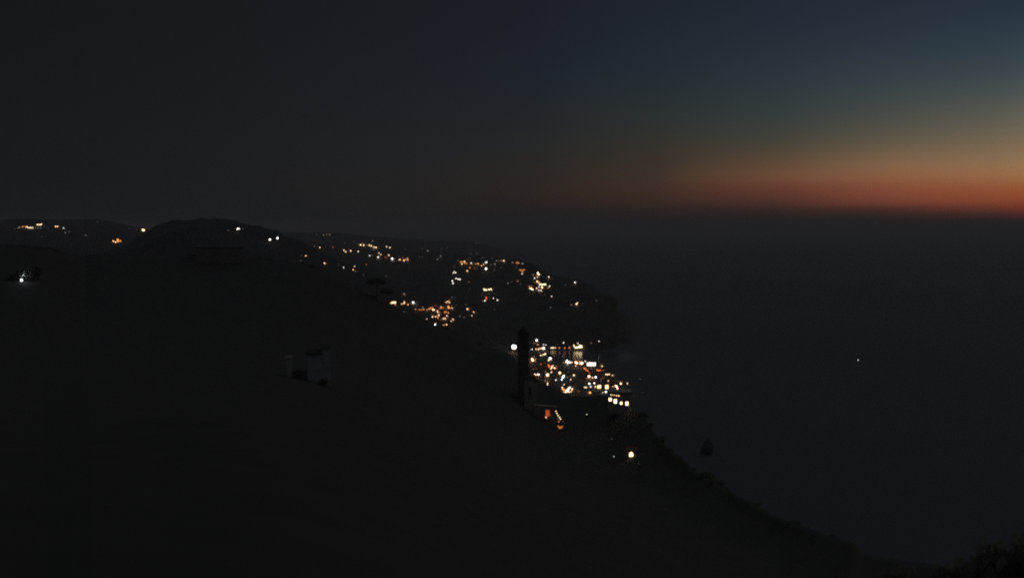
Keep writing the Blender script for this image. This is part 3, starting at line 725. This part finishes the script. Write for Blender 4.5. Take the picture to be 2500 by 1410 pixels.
def slab_poly(name, pts, D, thick, m_, parent=None, holes=None):
    """a wall standing at distance D whose outline is seen at the given pixels; real thickness behind it"""
    bm = bmesh.new()
    fr = [bm.verts.new(pt(x, y, D)) for x, y in pts]; bk = [bm.verts.new(pt(x, y, D) + Vector((math.sin(az_of(x)) * thick, math.cos(az_of(x)) * thick, 0))) for x, y in pts]
    n = len(pts); f = bm.faces.new(fr); bm.faces.new(list(reversed(bk)))
    for i in range(n): bm.faces.new((fr[i], bk[i], bk[(i + 1) % n], fr[(i + 1) % n]))
    bmesh.ops.recalc_face_normals(bm, faces=bm.faces)
    return from_bm(name, bm, [m_], parent)
ch = empty('church', (0, 0, 0))
slab_poly('nave_wall', [(1280, 926), (1296, 922), (1311, 932), (1311, 984), (1303, 986), (1303, 1035), (1280, 1035)], 369, 9, M['warmstone'], ch)
slab_poly('roof', [(1279, 921.5), (1296, 916), (1313, 928), (1313, 931), (1296, 921), (1279, 925)], 368.5, 10, M['tile'], ch)
slab_poly('buttress', [(1280.2, 940), (1283.5, 940), (1284.5, 1034), (1280.2, 1034)], 367.6, 1.2, M['warmstone'], ch)
slab_poly('window', [(1291, 948), (1291, 960), (1292.5, 963), (1295.5, 963), (1297, 960), (1297, 948), (1295.5, 945), (1292.5, 945)], 368.9, .2, M['glassdark'], ch)
tag(ch, 'faintly lit stone church nave beside the foot of the bell tower', 'church')
ar = empty('arcade', (0, 0, 0))
def arch(x0, x1, ys, yt, n=9):
    return [(x0 + (x1 - x0) * (1 - math.cos(math.pi * i / n)) / 2, ys - (ys - yt) * math.sin(math.pi * i / n)) for i in range(n + 1)]
slab_poly('arcade_wall', [(1303.5, 990), (1358, 994), (1358, 1045)] + [(1345, 1045)] + list(reversed(arch(1331.5, 1345, 1004, 998))) + [(1331.5, 1045), (1328.5, 1045)] + list(reversed(arch(1314, 1328.5, 1010, 996))) + [(1314, 1045), (1303.5, 1045)],
          367, 1.6, M['warmstone'], ar)
slab_poly('parapet', [(1303, 988.5), (1359, 992.5), (1359, 993.8), (1303, 989.8)], 366.7, 2.2, M['warmstone'], ar)
slab_poly('back_wall', [(1329, 1000), (1347, 1000), (1347, 1045), (1329, 1045)], 371.5, .6, M['plaster2'], ar)
glow = mat('orange_lit_interior', (.5, .2, .1), var=.5, scale=.6, emit=(1.0, .17, .05), strength=.42)  # lamplight on the wall behind the arch, put in as a glowing surface
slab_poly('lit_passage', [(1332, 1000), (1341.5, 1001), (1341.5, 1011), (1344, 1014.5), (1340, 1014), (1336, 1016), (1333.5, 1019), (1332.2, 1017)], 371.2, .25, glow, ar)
tag(ar, 'stone arcade with two round arches, the right one glowing orange, below the bell tower', 'arcade')
def near_lamp(x, y, D, r, c, b, h, lab, cat='lamp', name='street_lamp'):
    p = pt(x, y, D); o = empty(name, (p.x, p.y, p.z - h))
    hd, po, fa = lamp_meshes(r, h, c, b); link('lamp_head', hd, o); link('pole', po, o)
    return tag(o, lab, cat)
near_lamp(1333.2, 1018, 370.2, .20, 'p', 'n', 3.0, 'orange lamp glowing inside the right arch of the arcade')
near_lamp(1309.5, 1020, 365.9, .14, 'r', 'n', .9, 'tiny red-orange lamp at the foot of the arcade wall left of the arches')
near_lamp(1290, 1008, 364.5, .12, 'o', 'b', 2.4, 'small orange lamp on the church wall beside the tower foot')
# winding terrace below the arcade
D = 350
curve = [(1357, 1003), (1359.5, 1008), (1362.5, 1013), (1366, 1018), (1368.5, 1022)]
for i, (x, y) in enumerate(curve):
    near_lamp(x, y, D, .17, 'y', 'n', 1.6, 'lamp in the slanting string of five pale yellow lamps along the terrace stair', 'lamp')['group'] = 'string of lamps along the terrace stair'
slab_poly('stair_wall', [(1356, 1003), (1357.5, 1003), (1369.5, 1024), (1367, 1030), (1359, 1028), (1357.5, 1016)], D + 1.2, .5, M['plaster'])
tag(bpy.data.objects['stair_wall'], 'slanting plaster wall lit by a string of lamps beside the terrace stair', 'wall')
rim = [(1374.3, 1026), (1375.8, 1030), (1375.6, 1035), (1374, 1039), (1371, 1041.5), (1367.5, 1042.3), (1364, 1041), (1361.5, 1037.5)]
bm = bmesh.new(); ins = []; out = []
for i, (x, y) in enumerate(rim):
    dd = D + [2.5, 1.8, .9, .1, -.6, -1.0, -.8, -.2][i]; p = pt(x, y, dd); hh = [.8, .8, .8, .9, .9, .9, .9, .8][i]
    row = [bm.verts.new(p + Vector(v_)) for v_ in ((0, 0, -1.2), (0, 0, hh * .4), (.05, -.35, hh * .4), (.05, -.35, -1.2))]
    ins.append(row)
for A_, B_ in zip(ins, ins[1:]):
    for j in range(4): bm.faces.new((A_[j], A_[(j + 1) % 4], B_[(j + 1) % 4], B_[j]))
bm.faces.new(ins[0]); bm.faces.new(list(reversed(ins[-1]))); bmesh.ops.recalc_face_normals(bm, faces=bm.faces)
tr_ = tag(from_bm('terrace_rim', bm, [M['plaster2']]), 'curved orange lit rim wall of the small terrace below the arcade', 'terrace wall')
bm = bmesh.new(); ins = []        # glowing strip standing in for lamplight on the rim wall
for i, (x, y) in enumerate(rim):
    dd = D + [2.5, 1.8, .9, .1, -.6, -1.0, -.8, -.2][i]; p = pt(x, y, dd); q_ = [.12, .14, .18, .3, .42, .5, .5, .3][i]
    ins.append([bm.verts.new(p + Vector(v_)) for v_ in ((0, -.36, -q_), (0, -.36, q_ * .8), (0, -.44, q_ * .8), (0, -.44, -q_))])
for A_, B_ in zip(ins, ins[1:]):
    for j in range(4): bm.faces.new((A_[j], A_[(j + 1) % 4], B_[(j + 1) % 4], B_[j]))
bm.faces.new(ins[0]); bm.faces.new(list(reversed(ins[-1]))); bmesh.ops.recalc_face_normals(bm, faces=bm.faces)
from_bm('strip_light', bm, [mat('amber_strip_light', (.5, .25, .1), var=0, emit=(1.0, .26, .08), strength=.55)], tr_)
near_lamp(1364.3, 1028.5, D + .3, .26, 'r', 'x', 1.8, 'red-orange lamp on the small terrace below the slanting string of lamps')

# green lit shrub
p = pt(1437, 1014, 330); tree((p.x, p.y, p.z - 1.2), 'round', 2.6, 2.4, 'shrub lit green by a lamp in the dark right of the terrace', name='shrub', cat='shrub')
near_lamp(1432.5, 1011, 329.0, .15, 'g', 'x', 1.2, 'small green lamp beside the lit shrub', 'garden lamp', 'garden_lamp')

# villa with four lit windows at the edge of the ridge
D = 352
c0, c1 = pt(1484, 992, D), pt(1541, 992, D); w = (c1 - c0).length; P = (c0 + c1) / 2
hh = pt(1510, 960, D).z - P.z; k = D / F
def vb(x0, x1, y0, y1, m_): return ((x0 - 1512.5) * k, (x1 - 1512.5) * k, (992 - y1) * k, (992 - y0) * k, m_)
yl = lightmat('y', 'n'); pl = lightmat('p', 'n')
house(Vector((P.x + math.sin(az_of(1512)) * 3, P.y + math.cos(az_of(1512)) * 3, P.z)), face(P), w, 6, hh, 'plaster', 'villa with four large lit windows and a row of small lights under its eave', 'villa', name='villa', gable=False, unlit=False,
      bays=[vb(1486.5, 1492.8, 971, 978.3, yl), vb(1499, 1505.6, 974, 983.6, yl), vb(1514, 1519, 980, 986, yl), vb(1527.4, 1533.6, 979.5, 988, yl),
            vb(1490.6, 1492.2, 962.2, 964, pl), vb(1495.3, 1496.4, 962.6, 964, pl), vb(1499.8, 1501, 963, 964.4, pl), vb(1504.5, 1506.2, 963.8, 965.8, pl), vb(1509.6, 1511.6, 964.2, 966.2, pl)])
# hut with lit doorway, lower right of the ridge
p = sit(1541, 1114, 0, layers=[near]); P, D, a = p; k = D / F
house(Vector((P.x + math.sin(a) * 1.6, P.y + math.cos(a) * 1.6, P.z)), face(P), 26 * k, 3.2, 17 * k, 'plaster', 'small hut with a glowing peach doorway alone on the dark lower slope', 'hut', name='hut', gable=True, unlit=False)
pk = P + Vector((0, 0, 0)); ho = bpy.data.objects['hut']
bm = bmesh.new(); vs = [bm.verts.new((x * k, -1.6 - .06, z * k)) for x, z in ((-4.6, .5), (4.6, .5), (4.6, 6.5), (2.6, 10.5), (0, 12.2), (-2.6, 10.5), (-4.6, 6.5))]
f = bm.faces.new(vs); g_ = bmesh.ops.extrude_face_region(bm, geom=[f]); bmesh.ops.translate(bm, verts=[v_ for v_ in g_['geom'] if isinstance(v_, bmesh.types.BMVert)], vec=(0, .08, 0)); bmesh.ops.recalc_face_normals(bm, faces=bm.faces)
from_bm('doorway', bm, [lightmat('p', 'n')], ho)
for (x, y, r, c, b, h, lab) in ((1498.5, 1113.5, .20, 'c', 'd', 2.5, 'small dim bluish lamp left of the hut with the glowing doorway'),
                                (1560, 1131, .12, 'w', 'f', 2.0, 'barely visible grey lamp below right of the glowing hut'),
                                (1494, 1071, .15, 'w', 'f', 2.5, 'barely visible grey lamp on the slope above the bluish one')):
    q = sit(x, y, h, layers=[near])
    near_lamp(x, y, q[1], r, c, b, h, lab)
# flat roofed building on the ridge, left of centre
D = 415; c0 = pt(537, 634, D); k = D / F
house(Vector((c0.x, c0.y, c0.z)), face(c0), 104 * k, 9, 29 * k, 'render', 'long dark flat-roofed building on the ridge below the rounded hill', 'building', name='building', gable=False, unlit=False)
# pale villa in the middle of the dark hillside
q = sit(757, 930, 0, layers=[near]); P, D, a = q; k = D / F
def pb(x0, x1, y0, y1): return ((x0 - 757) * k, (x1 - 757) * k, (930 - y1) * k, (930 - y0) * k)
o = empty('villa', P, face(P))
b_ = pb(702, 714, 872, 930); bm = bmesh.new(); box(bm, b_[0], b_[1], -1, 3, b_[2] - 2, b_[3]); from_bm('gate_pier', bm, [M['white']], o)
b_ = pb(752, 806, 866, 930); bm = bmesh.new(); box(bm, b_[0], b_[1] * .6, 0, 6, b_[2] - 2, b_[3]); box(bm, b_[1] * .6 + .003, b_[1], 1, 6, b_[2] - 2, b_[3] + 12 * k); from_bm('wall', bm, [M['white']], o)
b_ = pb(750, 808, 852, 858); bm = bmesh.new(); box(bm, b_[0] - .2, b_[1] * .6, -.3, 6.2, pb(0, 0, 864, 866)[2] + .01, pb(0, 0, 862, 866)[3]); from_bm('roof', bm, [M['lead']], o)
b_ = pb(715, 750, 905, 930); bm = bmesh.new(); box(bm, b_[0], b_[1], .5, 1, b_[2] - 2, b_[3]); from_bm('garden_wall', bm, [M['render']], o)
for xx in ():
    b_ = pb(xx, xx + 6, 880, 892); bm = bmesh.new(); box(bm, b_[0], b_[1], -.05 if xx < 788 else .95, .1 if xx < 788 else 1.1, b_[2], b_[3]); from_bm('window', bm, [M['glassdark']], o)
bm = bmesh.new(); b_ = pb(700, 716, 872, 930); box(bm, b_[0], b_[1], -1.15, 3.15, b_[3] + .003, b_[3] + .16); from_bm('pier_cap', bm, [M['render']], o)
bm = bmesh.new(); b_ = pb(752, 806, 866, 930); box(bm, b_[1] * .6 - .12, b_[1] + .15, .85, 6.15, b_[3] + 12 * k + .003, b_[3] + 12 * k + .15); from_bm('roof', bm, [M['lead']], o)
for xx, yy, ww, hh_, dd in ((728, 932, 30, 26, -1.5), (790, 934, 34, 22, -3)):
    g = pt(xx, yy, D + dd); a_ = az_of(xx); gz = near.h(a_, D + dd); tree((g.x, g.y, gz - .1), 'round', ww * k * .9, hh_ * k, 'low dark bush against the faint pale villa on the hillside', 'bushes around the pale villa', 'bush', 'bush', xx)
tag(o, 'pale villa with a separate gate pier faintly visible in the middle of the black hillside', 'villa')
# white lamp and lit bushes at the far left
q = sit(53, 688, 0, layers=[near]); P, D, a = q
near_lamp(52.5, 683.5, D, .38, 'c', 'x', max(.8, pt(52, 683.5, D).z - P.z), 'bright bluish white lamp under lit bushes at the far left of the ridge')
ld = bpy.data.lights.new('lamp_light', 'POINT'); ld.energy = 80; ld.color = (.8, .92, 1); ld.shadow_soft_size = .25  # added fill light set off from the lamp, to brighten the bushes
lo = bpy.data.objects.new('lamp_light', ld); COL.objects.link(lo); lo.location = pt(58, 672, D - .2)
k = D / F
for (xx, yy, ww, hh, dd, lab) in ((50, 688, 26, 26, 1.6, 'bush lit white right behind the lamp at the far left'), (72, 687, 34, 30, 2.2, 'wider dimly lit bush right of the far left lamp'),
                                  (92, 686, 26, 36, 3.2, 'faintly lit tree top furthest right of the far left lamp'), (30, 688, 20, 16, 1.6, 'low dim bush left of the far left lamp')):
    g = pt(xx, yy, D + dd); tree((g.x, g.y, g.z), 'round', ww * k * 1.2, hh * k, lab, name='bush', cat='bush', rz=xx)
# foliage close to the camera at the lower right corner
for (xx, yt, wp, D, lab) in ((2490, 1312, 230, 30, 'dark leafy tree top filling the lower right corner'), (2340, 1366, 150, 33, 'lower dark tree top left of the one in the corner'), (2200, 1385, 130, 40, 'low dark bush top at the bottom edge right of centre')):
    top = pt(xx, yt, D); a = az_of(xx); g = near.h(a, D)
    tree((top.x, top.y, g), 'round', wp * D / F / .95, (top.z - g) / 1.0, lab)

# ------------------------------------------------------------ sea rock and boats
D = 150 * F / (1101 - 555)
q = pt(1725, 1101, D); o_bm = bmesh.new()
bmesh.ops.create_icosphere(o_bm, subdivisions=4, radius=1)
for v_ in o_bm.verts:
    c_ = v_.co; z = (c_.z + 1) / 2; t = 1 - .62 * max(0, z) ** 1.2
    n_ = 1 + .28 * noise.fractal(c_ * 1.6 + Vector((3, 1, 2)), 1, 2, 4)
    v_.co = Vector((c_.x * 4.6 * t * n_ * 1.1 + max(0, z) * .6, c_.y * 4.0 * t * n_, -1.5 + z * 11.5 * (1 + .05 * n_)))
rk = from_bm('sea_rock', o_bm, [M['rock']]); rk.location = (q.x, q.y, 0)
tag(rk, 'dark pointed rock standing alone in the sea off the lower slope', 'sea rock')
def boat(x, y, L_, yaw, mast, rl, b, lab):
    D = 150 / -ray(x, y)[2]; p = pt(x, y, D)
    o = empty('boat', (p.x, p.y, 0), yaw); bm = bmesh.new(); prev = None
    for i in range(9):
        t = i / 8; xx = (t - .5) * L_; wd = L_ * .16 * (1 - max(0, t - .45) ** 2 * 3.3); row = []
        for (u, z) in ((0, -.3), (.75, -.1), (1, .55 + .35 * t), ): row.append((u * wd, z))
        ring = [bm.verts.new((xx, -u, z)) for u, z in reversed(row[1:])] + [bm.verts.new((xx, 0, row[0][1]))] + [bm.verts.new((xx, u, z)) for u, z in row[1:]]
        if prev:
            for j in range(4): bm.faces.new((prev[j], prev[j + 1], ring[j + 1], ring[j]))
            bm.faces.new((prev[4], prev[0], ring[0], ring[4]))
        else: bm.faces.new(ring)
        prev = ring
    bm.faces.new(list(reversed(prev))); bmesh.ops.recalc_face_normals(bm, faces=bm.faces)
    from_bm('hull', bm, [M['hull']], o)
    bm = bmesh.new(); box(bm, -L_ * .2, L_ * .12, -L_ * .08, L_ * .08, .7, .7 + L_ * .16); box(bm, -L_ * .23, L_ * .15, -L_ * .095, L_ * .095, .703 + L_ * .16, .76 + L_ * .16); from_bm('cabin', bm, [M['cabin']], o)
    bm = bmesh.new(); lathe(bm, [(.05, .5), (.04, mast), (0, mast)], 6, cx=-L_ * .25); from_bm('mast', bm, [M['metal']], o)
    bm = bmesh.new(); g = bmesh.new(); globe(g, rl, mast + rl, n=8); bmesh.ops.translate(g, verts=g.verts, vec=(-L_ * .25, 0, 0)); bm = g; from_bm('mast_light', bm, [lightmat('w', b)], o)
    return tag(o, lab, 'boat')
boat(2098, 885.5, 7.0, .3, 2.9, .38, 'n', 'small boat with one white mast light alone on the open sea')
boat(1565, 929, 4.5, .8, 1.5, .26, 'd', 'small boat with a dim white light just off the harbour town')
boat(1572, 962, 4.5, -.5, 1.4, .25, 'f', 'small boat with a barely visible light, nearer than the one off the town')

# ------------------------------------------------------------ haze
bm = bmesh.new(); box(bm, -170000, 170000, -170000, 170000, -34, 196)
hz = from_bm('haze', bm, []); hz['kind'] = 'stuff'; hz['label'] = 'thin night haze over the sea and the far slopes'
m = bpy.data.materials.new('night_haze'); m.use_nodes = True; nn = m.node_tree.nodes; ll = m.node_tree.links
nn.remove(nn['Principled BSDF']); pv = nn.new('ShaderNodeVolumePrincipled'); pv.inputs['Color'].default_value = (.60, .60, .60, 1); pv.inputs['Density'].default_value = HAZE; pv.inputs['Anisotropy'].default_value = 0
ll.new(pv.outputs[0], nn['Material Output'].inputs['Volume']); hz.data.materials.append(m)
